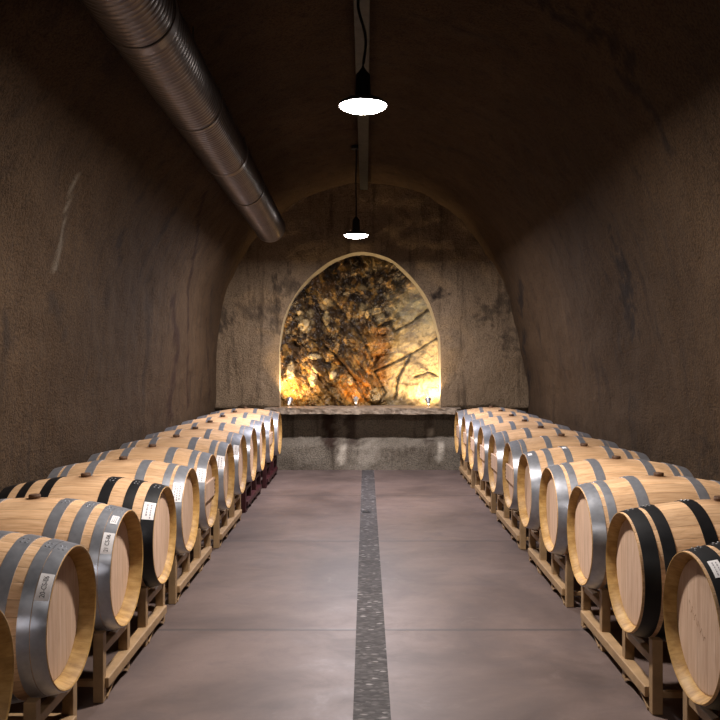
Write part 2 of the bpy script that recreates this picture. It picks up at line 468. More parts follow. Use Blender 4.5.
# end wall round the arched niche
YB = 12.0
ARCH = [(-1.275, .86), (-1.275, 1.3), (-1.272, 1.85), (-1.19, 2.28), (-.95, 2.70), (-.6, 3.02), (-.3, 3.16), (-.06, 3.205), (.2, 3.16),
        (.42, 3.06), (.70, 2.80), (.93, 2.46), (1.06, 2.05), (1.095, 1.85), (1.10, 1.3), (1.10, .86)]
arch = catmull(ARCH, .05)
def resample(P, n):
    L = [0.0]
    for a, b in zip(P[:-1], P[1:]): L.append(L[-1] + (b - a).length)
    out = []; j = 0
    for k in range(n):
        s = L[-1] * k / (n - 1)
        while j < len(P) - 2 and L[j + 1] < s: j += 1
        u = (s - L[j]) / max(1e-9, L[j + 1] - L[j]); out.append(P[j].lerp(P[j + 1], min(1, u)))
    return out
NA = 200
arch = resample(arch, NA)
outer = [p for p in pr if p.y >= .86 - .03]
outer = [cxz + (p - cxz) * 1.06 if p.y > 1 else Vector((p.x * 1.06, p.y)) for p in outer]
outer[0].y = .86; outer[-1].y = .86
outer = resample(outer, NA)
def wall_y(x, z, edge=1.0):
    q = Vector((x, 7.7, z))
    d = .03 * noise.fractal(q * 1.3, .9, 2, 4) + .006 * noise.noise(q * 9)
    if z < .46:
        s = min(1, (.46 + .05 * noise.noise(q * 2.5) - z) / .1); s = max(0, s)
        d -= s * (.07 + .03 * noise.noise(q * 4))
        d += .14 * (1 - s)
    elif z < .9: d += .14
    return YB + d * edge
bm = bmesh.new()
NT_ = 30
G = []
for k in range(NA):
    row = []
    for j in range(NT_ + 1):
        u = (j / NT_)
        p = arch[k].lerp(outer[k], u)
        row.append(bm.verts.new((p.x, wall_y(p.x, p.y, min(1, .15 + j / 4)), p.y)))
    G.append(row)
for A, B in zip(G[:-1], G[1:]):
    for j in range(NT_): bm.faces.new((A[j], B[j], B[j + 1], A[j + 1]))
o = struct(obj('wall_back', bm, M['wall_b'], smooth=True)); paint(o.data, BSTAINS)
bm = bmesh.new()
nx, nz = 110, 24
G = [[bm.verts.new((x, wall_y(x, z), z)) for x in [-2.45 + 5.1 * i / nx for i in range(nx + 1)]] for z in [-.02 + .89 * j / nz for j in range(nz + 1)]]
for A, B in zip(G[:-1], G[1:]):
    for k in range(nx): bm.faces.new((A[k], A[k + 1], B[k + 1], B[k]))
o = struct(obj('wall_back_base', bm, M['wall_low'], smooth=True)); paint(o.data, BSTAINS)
# niche soffit
bm = bmesh.new()
rows = []
for dy in (0, .02, .12, .24, .36, .55, .75):
    rows.append([bm.verts.new((p.x, YB + dy + (0.002 if dy == 0 else 0), p.y)) for p in arch])
for A, B in zip(rows[:-1], rows[1:]):
    for k in range(NA - 1): bm.faces.new((A[k], A[k + 1], B[k + 1], B[k]))
struct(obj('trim_1', bm, M['reveal'], smooth=True))

# ------------------------------------------------------------------ rock in the niche
def rock_h(x, z):
    q = Vector((x, 3.1, z))
    h = 0
    # folded strata dipping down towards the middle
    a = .62 if x < .1 else -.5
    fx, fz = (.55 * x - .84 * z, .84 * x + .55 * z) if x < .12 + .06 * math.sin(z * 7) else (.87 * x + .5 * z, .87 * z - .5 * x)
    s = (x * math.sin(a) + z * math.cos(a))
    w = noise.fractal(q * 1.7, .9, 2, 3)
    right = 1 / (1 + math.exp(-(x - .42 - .12 * (z - 2) + .12 * w) * 16))
    right *= 1 / (1 + math.exp((z - 2.75 + .2 * w) * 9))
    sl = abs(((s * 3.1 + w * .55) % 1) - .5)
    h -= .16 * (1 - right) * (.5 - sl)
    r = noise.ridged_multi_fractal(q * 2.3, .9, 2.1, 5, 1.0, 2.0)
    h -= (1 - right) * .085 * (r - .8)
    v = noise.voronoi(q * 3.3)[0]
    h -= (1 - right) * .17 * (v[1] - v[0])
    v2 = noise.voronoi(q * 8 + Vector((w, 0, w)))[0]
    h -= (.07 * (1 - right) + .012 * right) * (v2[1] - v2[0])
    h -= right * (.05 * w + .012 * noise.fractal(q * 9, .8, 2, 4))
    h -= (1 - right) * .05 * noise.ridged_multi_fractal(Vector((fx * 3, 4.2, fz * 13)), .9, 2.1, 4, 1.0, 2.0)
    v3 = noise.voronoi(Vector((x * 17, 2, z * 13 + 5 * w)))[0]; h -= (.035 * (1 - right) + .004) * (v3[1] - v3[0])
    # broad bulge at lower right and left, a cleft between
    h -= .16 * math.exp(-((x - .86) ** 2 + (z - 1.15) ** 2) / .12)
    h -= .05 * math.exp(-((x + .85) ** 2 + (z - 1.3) ** 2) / .12)
    h += .10 * math.exp(-((x - .18) ** 2) / .02) * (z < 1.7)
    return h, right, w, v2, r
CRACKS = [[(1.12, 1.97), (.75, 1.73), (.45, 1.58), (.13, 1.43)], [(1.0, 2.42), (.72, 2.2), (.44, 2.05)], [(.44, 2.05), (.3, 2.3)],
          [(.7, 1.72), (.5, 1.35), (.44, 1.0)], [(.75, 1.35), (.95, 1.43), (1.1, 1.36)], [(-.95, 2.0), (-.5, 1.72), (-.2, 1.35), (0, 1.0)], [(-.5, 2.5), (-.1, 2.0), (.15, 1.5)],
          [(.13, 1.43), (.3, 1.1), (.2, .95)]]
PALE = [(-1.13, 1.46, .06, .13), (-.8, 1.36, .06, .15), (-.5, 1.38, .06, .06), (-.24, 1.3, .045, .07), (.14, 1.06, .09, .1), (-.93, 2.14, .08, .09), (-.78, 1.66, .1, .04),  # pale rock patches; the two tall ones paint spotlight highlights into the colour
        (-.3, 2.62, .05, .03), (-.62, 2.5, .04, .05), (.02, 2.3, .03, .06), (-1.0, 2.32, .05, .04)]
bm = bmesh.new()
RX, RZ = 210, 200
xs = [-1.5 + 2.85 * i / RX for i in range(RX + 1)]; zs = [.913 + 2.54 * j / RZ for j in range(RZ + 1)]
cols = []; G = []
for z in zs:
    row = []
    for x in xs:
        h, right, w, v2, r = rock_h(x, z)
        q = Vector((x, 1.7, z))
        cd = 1e9
        for C in CRACKS:
            for a, b in zip(C[:-1], C[1:]):
                dx, dz = b[0] - a[0], b[1] - a[1]
                u = max(0, min(1, ((x - a[0]) * dx + (z - a[1]) * dz) / (dx * dx + dz * dz)))
                cd = min(cd, math.hypot(x - a[0] - u * dx, z - a[1] - u * dz))
        cd += .02 * noise.noise(q * 11)
        ck = max(0, min(1, 1 - cd / .028))
        h += .05 * ck
        n1 = noise.fractal(q * 3.1 + Vector((5, 0, 2)), .8, 2, 5); n2 = noise.fractal(q * 6.3, .8, 2, 4); n3 = noise.fractal(q * 1.4 + Vector((9, 9, 9)), .9, 2, 3)
        dark = Vector((.016, .008, .003)); brown = Vector((.10, .046, .012)); ochre = Vector((.46, .24, .05)); pale = Vector((.37, .27, .125)); grey = Vector((.165, .15, .09))
        fxx, fzz = (.55 * x - .84 * z, .84 * x + .55 * z) if x < .12 + .06 * math.sin(z * 7) else (.87 * x + .5 * z, .87 * z - .5 * x)
        cell = noise.voronoi(Vector((fxx * 3.2 + .5 * n1, 2.7, fzz * 9 + .5 * w + .4 * n1)))[1][0]
        tone = .5 + .9 * noise.noise(cell * 37.1 + Vector((.3, .7, .1))); tone = max(0, min(1, tone))
        cell2 = noise.voronoi(Vector((x * 15 + n1, 5.7, z * 13 + n2)))[1][0]
        t2 = max(0, min(1, .5 + .9 * noise.noise(cell2 * 21.3)))
        h += (1 - right) * (.07 * (tone - .5) + .035 * (t2 - .5))
        c = brown.lerp(dark, max(0, min(1, .35 + n1 * 1.3)))
        c = c.lerp(ochre, max(0, min(1, (n2 - .12) * 1.8)) * .7)
        c = c.lerp(dark, .85 * max(0, min(1, (.55 - tone) * 3)))
        c = c.lerp(ochre * 1.25, .85 * max(0, min(1, (t2 - .68) * 5)) * (.3 + .7 * tone))
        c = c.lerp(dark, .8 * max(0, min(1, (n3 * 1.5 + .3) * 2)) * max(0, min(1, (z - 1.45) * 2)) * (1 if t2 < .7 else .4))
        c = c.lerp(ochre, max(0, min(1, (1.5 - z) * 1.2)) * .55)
        c = c.lerp(pale, max(0, min(1, (n2 * .7 + n3 - .45) * 3)) * .7)
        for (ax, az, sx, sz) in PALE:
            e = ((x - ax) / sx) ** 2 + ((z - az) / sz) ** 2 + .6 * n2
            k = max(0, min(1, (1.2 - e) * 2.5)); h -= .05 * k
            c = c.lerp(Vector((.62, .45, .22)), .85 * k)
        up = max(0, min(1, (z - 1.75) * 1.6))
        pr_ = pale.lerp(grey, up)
        pr_ = pr_ * (1 + .35 * n2)
        c = c.lerp(pr_, right)
        vein = noise.ridged_multi_fractal(Vector((x * 2.6 + .5 * z, 2.2, z * 4.2 - .8 * x)), .9, 2.2, 4, 1.0, 2.0)
        c = c.lerp(Vector((.07, .045, .02)), right * .85 * max(0, min(1, (vein - 1.0) * 1.8)))
        c = c.lerp(Vector((.3, .12, .02)), .6 * math.exp(-((x - .2) ** 2) / .02) * (1.2 < z < 2.1))
        c = c.lerp(Vector((.03, .018, .008)), ck * .9)
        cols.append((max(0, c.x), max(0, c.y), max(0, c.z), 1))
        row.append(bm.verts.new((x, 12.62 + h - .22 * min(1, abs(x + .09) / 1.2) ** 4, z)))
    G.append(row)
for A, B in zip(G[:-1], G[1:]):
    for k in range(RX): bm.faces.new((A[k], A[k + 1], B[k + 1], B[k]))
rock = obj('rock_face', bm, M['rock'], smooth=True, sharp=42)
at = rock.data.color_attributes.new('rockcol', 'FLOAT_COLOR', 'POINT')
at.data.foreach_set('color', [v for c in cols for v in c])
tag(rock, 'craggy golden brown natural rock face lit inside the arched niche of the end wall', 'rock')

# stone ledge
bm = bmesh.new()
add_box(bm, (-.05, 12.16, .87), (2.86, .72, .085))
bmesh.ops.subdivide_edges(bm, edges=[e for e in bm.edges if abs(e.verts[0].co.x - e.verts[1].co.x) > 1], cuts=90)
bmesh.ops.subdivide_edges(bm, edges=[e for e in bm.edges if abs(e.verts[0].co.z - e.verts[1].co.z) > .05], cuts=3)
for v in bm.verts:
    q = v.co * 9
    if v.co.y < 12: v.co.y += .025 * noise.fractal(q, .8, 2, 4); v.co.z += .008 * noise.noise(q)
ledge = obj('stone_ledge', bm, M['slab'])
tag(ledge, 'rough edged stone ledge slab running along the bottom of the lit rock niche', 'ledge')

# ------------------------------------------------------------------ drain
bm = bmesh.new()
add_box(bm, (.0275, (Y0 + 11.9) / 2, .002), (.175, 11.9 - Y0, .008))
tag(obj('drain_strip', bm, M['drain']), 'narrow dark pebbled drain strip running down the middle of the concrete floor', 'drain')
bm = bmesh.new()
R = lathe(bm, [(.0061, .0), (.0061, .001)], 4, 'Z', False) if False else None
lathe(bm, [(.006, .035), (.012, .035), (.012, .05), (.006, .05)], 24, 'Z')
dt = thing('drain_outlet', 'small dark round outlet in the drain strip towards the niche end', 'drain', (.0, 8.7, 0))
obj('outlet_ring', bm, M['lampmetal'], dt, True, 40)
bm = bmesh.new(); rr = lathe(bm, [(.006, .034), (.009, .034)], 24, 'Z', False); cap(bm, rr[1]); cap(bm, rr[0]); fixn(bm)
obj('outlet_cover', bm, M['cord'], dt)

# ------------------------------------------------------------------ barrels
RB, RH = .351, .286
AXS = {1: .596, -1: .609}                       # height of the barrel axis
def rad(x):
    u = abs(x - BL / 2) / (BL / 2)
    return RB - (RB - RH) * (u ** 1.9)

_cache = {}
def stave_mesh(dep):
    key = ('staves', dep)
    if key in _cache: return _cache[key]
    bm = bmesh.new()
    ri = .257
    prof = []; mi = []
    n = 28
    for i in range(n + 1):
        x = BL * i / n
        prof.append((x, rad(x))); mi.append(0)
    mi[-1] = 1
    back = [(BL + .001, RH - .003), (BL - .003, RH - .009), (BL - dep, ri), (BL - dep - .03, ri)]
    front = [(dep + .03, ri), (dep, ri), (.003, RH - .009), (-.001, RH - .003)]
    for p in back + front: prof.append(p); mi.append(1)
    lathe(bm, prof, 90, 'X', True, mi)
    fixn(bm)
    me = bpy.data.meshes.new('staves'); bm.to_mesh(me); bm.free()
    me.materials.append(M['stave']); me.materials.append(M['chime'])
    me.polygons.foreach_set('use_smooth', [True] * len(me.polygons)); me.set_sharp_from_angle(angle=math.radians(35))
    _cache[key] = me; return me
def head_mesh():
    if 'head' in _cache: return _cache['head']
    bm = bmesh.new()
    R = lathe(bm, [(-.011, .249), (-.008, .2585), (.008, .2585), (.011, .249)], 72, 'X', False)
    cap(bm, R[0]); cap(bm, R[-1]); fixn(bm)
    me = bpy.data.meshes.new('head'); bm.to_mesh(me); bm.free(); me.materials.append(M['head'])
    _cache['head'] = me; return me
def hoop_mesh(x0, x1, kind):
    key = ('hoop', round(x0, 4), round(x1, 4), kind)
    if key in _cache: return _cache[key]
    bm = bmesh.new(); t = .0028
    N = 96
    xsn = [x0 + (x1 - x0) * k / 4 for k in range(5)]
    prof = [(x, rad(x) + t) for x in xsn] + [(x, rad(x) - .0015) for x in reversed(xsn)]
    rings = lathe(bm, prof, N, 'X', True)
    # riveted overlap on the upper side: the strip is doubled over a short arc
    for ring in rings[:5]:
        for k in range(N):
            a = 2 * PI * k / N
            if .03 < a < .24:
                v = ring[k]; s = 1 + .0022 / math.hypot(v.co.y, v.co.z); v.co.y *= s; v.co.z *= s
    fixn(bm)
    me = bpy.data.meshes.new('hoop'); bm.to_mesh(me); bm.free(); me.materials.append(M[kind])
    me.polygons.foreach_set('use_smooth', [True] * len(me.polygons)); me.set_sharp_from_angle(angle=math.radians(40))
    _cache[key] = me; return me
def bung_mesh():
    if 'bung' in _cache: return _cache['bung']
    bm = bmesh.new()
    R = lathe(bm, [(-.01, .026), (.012, .03), (.02, .027)], 24, 'Z', False)
    cap(bm, R[0]); cap(bm, R[-1]); fixn(bm)
    me = bpy.data.meshes.new('bung'); bm.to_mesh(me); bm.free(); me.materials.append(M['bung']); _cache['bung'] = me
    return me
def rivet_mesh(kind='rivet'):
    if ('rivet', kind) in _cache: return _cache[('rivet', kind)]
    bm = bmesh.new(); bmesh.ops.create_uvsphere(bm, u_segments=10, v_segments=6, radius=.0055)
    for v in bm.verts: v.co.z *= .5
    me = bpy.data.meshes.new('rivet'); bm.to_mesh(me); bm.free(); me.materials.append(M[kind])
    _cache[('rivet', kind)] = me; return me
def link(name, me, parent, loc=(0, 0, 0), rot=(0, 0, 0)):
    o = bpy.data.objects.new(name, me); COL.objects.link(o); o.parent = parent
    o.location = loc; o.rotation_euler = rot; return o

def on_hoop(x, th, lift, side):
    r = rad(x) + .0028 + lift
    return Vector((x, side * r * math.sin(th), r * math.cos(th)))
def label_part(parent, side, x0, x1, t0, t1, text=None, lines=0):
    """paper sticker bent round the hoop between angles t0..t1 (from the top, towards the camera side)"""
    bm = bmesh.new(); n = 12
    up = [[bm.verts.new(on_hoop(x, t0 + (t1 - t0) * k / n, .0016, side)) for k in range(n + 1)] for x in (x0, (x0 + x1) / 2, x1)]
    lo = [[bm.verts.new(on_hoop(x, t0 + (t1 - t0) * k / n, -.0004, side)) for k in range(n + 1)] for x in (x0, (x0 + x1) / 2, x1)]
    for j in range(2):
        for k in range(n):
            bm.faces.new((up[j][k], up[j][k + 1], up[j + 1][k + 1], up[j + 1][k]))
            bm.faces.new((lo[j][k], lo[j + 1][k], lo[j + 1][k + 1], lo[j][k + 1]))
    for k in range(n):
        bm.faces.new((up[0][k], lo[0][k], lo[0][k + 1], up[0][k + 1])); bm.faces.new((up[2][k], up[2][k + 1], lo[2][k + 1], lo[2][k]))
    for e in (0, n):
        for j in range(2): bm.faces.new((up[j][e], up[j + 1][e], lo[j + 1][e], lo[j][e]))
    fixn(bm)
    lab = obj('label', bm, M['paper'], parent)
    lab['label'] = 'white paper label stuck on the hoop'
    xc = (x0 + x1) / 2; tc = (t0 + t1) / 2
    r = rad(xc) + .0045
    if text:
        cu = bpy.data.curves.new('txt', 'FONT'); cu.body = text; cu.align_x = 'CENTER'; cu.align_y = 'CENTER'; cu.size = 1
        tmp = bpy.data.objects.new('txt', cu); COL.objects.link(tmp)
        dg = bpy.context.evaluated_depsgraph_get(); dg.update()
        me = bpy.data.meshes.new_from_object(tmp.evaluated_get(dg))
        bpy.data.objects.remove(tmp); bpy.data.curves.remove(cu)
        w = max(v.co.x for v in me.vertices) - min(v.co.x for v in me.vertices)
        k = abs(t1 - t0) * r * .8 / w
        for v in me.vertices:
            u, vv = v.co.x * k, v.co.y * k * 1.15
            if side > 0: x = xc + vv; th = tc - u / r       # reads upward, seen from the aisle corner
            else: x = xc + vv; th = tc + u / r
            v.co = on_hoop(x, th, .0026, side)
        me.materials.clear(); me.name = 'lettering'
        mobj('lettering', me, M['ink'], lab)
    if lines:
        bm = bmesh.new(); rs = random.Random(int(x0 * 1e5) + int(t0 * 1e4))
        for L in range(lines):
            xl = x0 + (x1 - x0) * (L + 1) / (lines + 1)
            t = t0 + (t1 - t0) * .14
            while t < t0 + (t1 - t0) * .84:
                dt_ = (t1 - t0) * rs.uniform(.06, .12); hw = (x1 - x0) * rs.uniform(.04, .07)
                q = [on_hoop(xl - hw, t, .0022, side), on_hoop(xl + hw, t, .0022, side), on_hoop(xl + hw, t + dt_, .0022, side), on_hoop(xl - hw, t + dt_, .0022, side)]
                bm.faces.new([bm.verts.new(p) for p in q]); t += dt_ * 1.5
        bmesh.ops.recalc_face_normals(bm, faces=bm.faces[:])
        obj('lettering', bm, M['faint'], lab)

HOOPS = {
 'double': [(.002, .056), (.059, .104), (.150, .208), (.272, .330)],
 'spaced': [(.004, .076), (.098, .146), (.268, .330)],
 'wide':   [(.002, .086), (.092, .132), (.300, .350)],
 'black':  [(.010, .080), (.100, .158), (.292, .352)],
 'blackl': [(.002, .074), (.130, .186), (.270, .330)],
 'gap':    [(.002, .084), (.140, .186), (.285, .335)],
}
def make_barrel(label, x, y, side, kind, dep, colour='galv', bar=False, near=False, roll=0.0):
    """side +1: row under the duct (head looks towards +X); -1: the other row"""
    rz = PI if side > 0 else 0
    root = thing('wine_barrel', label, 'barrel', (x, y, AXS[side]), rz, 'oak wine barrels in two rows')
    root.rotation_euler = (roll, 0, rz)
    link('staves', stave_mesh(dep), root)
    link('head', head_mesh(), root, (dep + .011, 0, 0))
    link('head', head_mesh(), root, (BL - dep - .011, 0, 0), (0, 0, PI))
    for a, b in HOOPS[kind]:
        h = link('hoop', hoop_mesh(a, b, colour), root)
        link('hoop', hoop_mesh(BL - b, BL - a, colour), root)
        if near:
            for xx in ((a * 2 + b) / 3, (a + 2 * b) / 3):
                for th in (.085, .185):
                    p = on_hoop(xx, th, .0022, 1); link('rivet', rivet_mesh('rivet' if colour == 'black' else 'galv'), h, p, (-th, 0, 0))
    link('bung', bung_mesh(), root, (BL / 2, 0, RB))
    if bar:
        bm = bmesh.new()
        yw = .238
        n = 1
        vs = add_box(bm, (dep - .0115, 0, 0), (.023, 2 * yw, .145), .004)
        cb = obj('crossbar', bm, M['head'], root)
        for s in (-1, 1):
            for zz in (-.05, -.017, .017, .05):
                bm2 = bmesh.new(); R = lathe(bm2, [(-.004, .0075), (.004, .0075)], 10, 'X', False); cap(bm2, R[0]); cap(bm2, R[1]); fixn(bm2)
                link('peg', None, cb) if False else None
                pg = obj('peg', bm2, M['peg'], cb); pg.location = (dep - .0235, s * .224, zz)
    return root

DUCT = [  # the row under the duct, from the front of the photo to the niche wall
 (2.55, 350, 'double', .065, 'galv', False), (3.36, 268.5, 'double', .065, 'galv', False), (4.14, 222, 'double', .065, 'galv', False),
 (4.90, 189, 'blackl', .035, 'black', False), (5.70, 166, 'spaced', .04, 'galv', False), (6.50, 147, 'spaced', .045, 'galv', True),
 (7.30, 131, 'spaced', .05, 'galv', False), (8.10, 118.5, 'wide', .04, 'galv', False), (8.90, 108.5, 'wide', .04, 'galv', False),
 (9.70, 100, 'wide', .04, 'galv', False), (10.50, 91.5, 'wide', .04, 'galv', True), (11.30, 84, 'wide', .04, 'galv', False)]
AWAY = [
 (3.20, 1.271, 'black', .045, 'black', False), (4.01, 1.264, 'black', .045, 'black', False), (4.82, 1.259, 'spaced', .04, 'galv', False),
 (5.63, 1.256, 'spaced', .045, 'galv', False), (6.44, 1.247, 'gap', .055, 'galv', False), (7.25, 1.261, 'wide', .045, 'galv', True),
 (8.06, 1.25, 'wide', .045, 'galv', True), (8.87, 1.249, 'wide', .045, 'galv', True), (9.68, 1.249, 'wide', .045, 'galv', True),
 (10.49, 1.257, 'wide', .045, 'galv', True), (11.3, 1.257, 'wide', .045, 'galv', True)]
ORD = ['first', 'second', 'third', 'fourth', 'fifth', 'sixth', 'seventh', 'eighth', 'ninth', 'tenth', 'eleventh', 'twelfth']
LB1 = {0: 'oak barrel cut off by the photo edge, dark rim only, in row under the duct',
       1: 'grey-hooped oak barrel with long dated label, standing front-most and whole in row under the duct',
       2: 'grey-hooped oak barrel with two white stickers, between dated-label barrel and black-hooped barrel under the duct',
       3: 'oak barrel with black hoops and white label, only black-hooped one under the duct',
       4: 'grey-hooped oak barrel directly behind the black-hooped one in the row under the duct',
       5: 'grey-hooped oak barrel with crossbar and white label, second behind the black-hooped one under the duct'}
LB2 = {0: 'black-hooped oak barrel with small label, branded head, cut by the photo edge opposite the duct',
       1: 'black-hooped oak barrel shown with its whole head and no label, row opposite the duct',
       2: 'grey-hooped plain-headed oak barrel next behind the two black-hooped ones opposite the duct',
       3: 'grey-hooped plain-headed oak barrel second behind the two black-hooped ones opposite the duct',
       4: 'grey-hooped oak barrel with tiny white sticker on its rim hoop, row opposite the duct'}
B1, B2 = [], []
for i, (d, lat, kind, dep, colr, bar) in enumerate(DUCT):
    xh = lat * (d + .3) / 815
    n = 11 - i
    lab = LB1.get(i) or 'oak barrel %s out from the niche wall in the row under the duct' % (ORD[n] if n else 'standing against the niche wall,')
    if i >= 6: lab = 'grey-hooped oak barrel, %s counted from the niche wall in row under the duct' % ORD[n]
    B1.append(make_barrel(lab, -xh, d, 1, kind, dep, colr, bar, i in (1, 2, 3), random.uniform(-.03, .03)))
for i, (d, xh, kind, dep, colr, bar) in enumerate(AWAY):
    n = 10 - i
    lab = LB2.get(i) or 'grey-hooped oak barrel with crossbar, %s counted from the niche wall, row opposite the duct' % ORD[n]
    B2.append(make_barrel(lab, xh, d, -1, kind, dep, colr, bar, i < 4, random.uniform(-.03, .03)))
rd = math.radians
label_part(B1[1], 1, .004, .054, rd(39), rd(60), '20-CS-06')
label_part(B1[2], 1, .004, .054, rd(43), rd(64), '21 CS-06')
label_part(B1[2], 1, .012, .044, rd(20), rd(32), lines=3)
label_part(B1[3], 1, .006, .070, rd(39), rd(60), lines=2)
label_part(B1[4], 1, .008, .072, rd(44), rd(70), lines=3)
label_part(B1[5], 1, .008, .072, rd(46), rd(68), lines=2)
label_part(B1[6], 1, .008, .072, rd(45), rd(69), lines=2)
label_part(B1[7], 1, .008, .060, rd(45), rd(66), lines=1)
label_part(B2[0], -1, .026, .064, rd(20), rd(37), lines=2)
label_part(B2[4], -1, .020, .050, rd(8), rd(16), lines=1)
label_part(B2[4], -1, .292, .322, rd(4), rd(11))
# burnt mark on the head of the big barrel at the edge
bm = bmesh.new()
pts = []
for k in range(60):
    u = k / 59
    pts.append((0, .07 - .16 * u * 1.0, .055 - .10 * u + .018 * math.sin(u * 34) * (1 - .4 * u) + .004 * math.sin(u * 90)))
vs0 = None
for a, b in zip(pts[:-1], pts[1:]):
    w = .0022
    bm.faces.new([bm.verts.new((-.0005, a[1], a[2] - w)), bm.verts.new((-.0005, a[1], a[2] + w)), bm.verts.new((-.0005, b[1], b[2] + w)), bm.verts.new((-.0005, b[1], b[2] - w))])
bmesh.ops.remove_doubles(bm, verts=bm.verts[:], dist=.0001)
hd = [c for c in B2[0].children if c.name.startswith('head')][0]
mk = obj('brand_mark', bm, M['brand'], hd); mk.location = (-.0112, 0.05, 0)

# ------------------------------------------------------------------ racks
def rack_meshes(mat):
    R = {}
    def mk(name, bm):
        me = bpy.data.meshes.new(name); fixn(bm); bm.to_mesh(me); bm.free(); me.materials.append(mat); R[name] = me
    mk('post', box_bm((0, 0, .169), (.05, .05, .336), .005))
    mk('post_tall', box_bm((0, 0, .1755), (.05, .05, .349), .005))
    mk('top_rail', box_bm((0, 0, 0), (.04, .36, .04), .005))
    mk('bottom_rail', box_bm((0, 0, 0), (.062, 1.155, .05), .006))
    mk('side_rail', box_bm((0, 0, 0), (.72, .03, .03), .005))
    bm = bmesh.new(); n = 14; W = .17
    lo, hi = [], []
    for k in range(n + 1):
        u = -1 + 2 * k / n
        z = .006 + .048 * (1 - u * u)
        for lst, dz in ((lo, 0), (hi, .012)):
            lst.append([bm.verts.new((sx, u * W, z + dz - .004)) for sx in (-.03, .03)])
    for k in range(n):
        bm.faces.new((lo[k][0], lo[k][1], lo[k + 1][1], lo[k + 1][0])); bm.faces.new((hi[k][0], hi[k + 1][0], hi[k + 1][1], hi[k][1]))
        for s in (0, 1): bm.faces.new((lo[k][s], lo[k + 1][s], hi[k + 1][s], hi[k][s]))
    for k in (0, n): bm.faces.new((lo[k][0], lo[k][1], hi[k][1], hi[k][0]))
    mk('saddle', bm)
    return R
RM = {'tan': rack_meshes(M['tan']), 'red': rack_meshes(M['red'])}
def make_rack(label, x, y, side, kind, half):
    rz = PI if side > 0 else 0
    root = thing('barrel_rack', label, 'rack', (x, y, 0), rz, 'steel barrel racks under the barrels')
    R = RM[kind]
    for fx in (.025, .765):
        for s in (-1, 1):
            yc = s * half
            for e in (-1, 1): link('post', R['post' if side > 0 else 'post_tall'], root, (fx, yc + e * .2, 0))
            link('top_rail', R['top_rail'], root, (fx, yc, .245))
            link('saddle', R['saddle'], root, (fx + (.0 if fx < .3 else 0), yc, 0))
        link('bottom_rail', R['bottom_rail'], root, (fx + (-.012 if fx < .3 else .012), 0, .088))
    for yy in (-half - .2, half + .2): link('side_rail', R['side_rail'], root, (.395, yy, .09))
    return root
rl1 = ['tan steel barrel rack under the front-most two barrels of the row under the duct',
       'tan steel barrel rack carrying the black-hooped barrel in the row under the duct',
       'tan steel rack under the two barrels behind the black-hooped barrel, duct side',
       'tan steel barrel rack next to the burgundy ones in row under the duct',
       'burgundy steel barrel rack adjoining the tan racks, row under the duct',
       'burgundy steel barrel rack standing against the niche wall under the duct']
for j in range(6):
    a, b = DUCT[2 * j], DUCT[2 * j + 1]
    xf = (-.5) * (a[1] * (a[0] + .3) + b[1] * (b[0] + .3)) / 815 - .055
    make_rack(rl1[j], xf, (a[0] + b[0]) / 2, 1, 'red' if j > 3 else 'tan', (b[0] - a[0]) / 2)
rl2 = ['tan steel barrel rack at the photo corner, under the branded-head black-hooped barrel',
       'tan steel barrel rack carrying the label-free black-hooped barrel, row opposite the duct',
       'tan steel rack, third counted from the photo corner, row opposite the duct',
       'tan steel rack, third counted from the niche wall, row opposite the duct',
       'tan steel rack, second counted from the niche wall, row opposite the duct',
       'tan steel rack standing against the niche wall, row opposite the duct']
cent = [2.795] + [(AWAY[k][0] + AWAY[k + 1][0]) / 2 for k in (1, 3, 5, 7, 9)]
for j, y in enumerate(cent): make_rack(rl2[j], 1.33, y, -1, 'tan', .405)

# ------------------------------------------------------------------ pendant lamps
def pendant(label, x, y, z, zc, wave, watt, col):
    root = thing('pendant_lamp', label, 'lamp', (x, y, z), 0, 'round pendant lamps on cords')
    bm = bmesh.new()                      # shallow domed diffuser
    R = lathe(bm, [(.004, .143), (-.004, .138), (-.016, .115), (-.026, .08), (-.031, .04)], 48, 'Z', False)
    cap(bm, R[-1]); fixn(bm)
    obj('diffuser', bm, M['lens'], root, True)
    bm = bmesh.new()
    R = lathe(bm, [(.0, .1435), (.0, .148), (.02, .148), (.045, .10), (.06, .055), (.06, .0), ], 48, 'Z', False) if False else lathe(bm, [(.001, .1435), (.001, .149), (.016, .149), (.04, .105), (.055, .05)], 48, 'Z', False)
    cap(bm, R[-1]); fixn(bm)
    obj('shade', bm, M['lampmetal'], root, True, 40)
    bm = bmesh.new()
    R = lathe(bm, [(.054, .045), (.06, .047), (.19, .043), (.205, .03), (.23, .012)], 24, 'Z', False); cap(bm, R[0]); cap(bm, R[-1]); fixn(bm)
    obj('housing', bm, M['cord'], root, True, 40)
    top = zc - z
    bm = bmesh.new(); pts = []
    for k in range(41):
        u = k / 40
        pts.append((wave * math.sin(u * PI * 3) * math.sin(u * PI), wave * .5 * math.sin(u * PI * 4) * math.sin(u * PI), .22 + (top - .22 - .005) * u))
    tube(bm, pts, .009, 8)
    obj('cord', bm, M['cord'], root, True)
    bm = bmesh.new(); R = lathe(bm, [(top - .025, .012), (top - .02, .06), (top + .02, .06)], 24, 'Z', False); cap(bm, R[0]); cap(bm, R[-1]); fixn(bm)
    obj('ceiling_rose', bm, M['cord'], root, True, 40)
    L = bpy.data.lights.new('bulb', 'AREA'); L.shape = 'DISK'; L.size = .24; L.energy = watt; L.color = col
    lo = bpy.data.objects.new('bulb', L); COL.objects.link(lo); lo.parent = root; lo.location = (0, 0, -.034)
    return root
pendant('large-looking bright round pendant lamp hanging from a wavy black cord in mid tunnel', -.018, 4.93, 3.18, 4.2, .03, 166, (1, .92, .86))
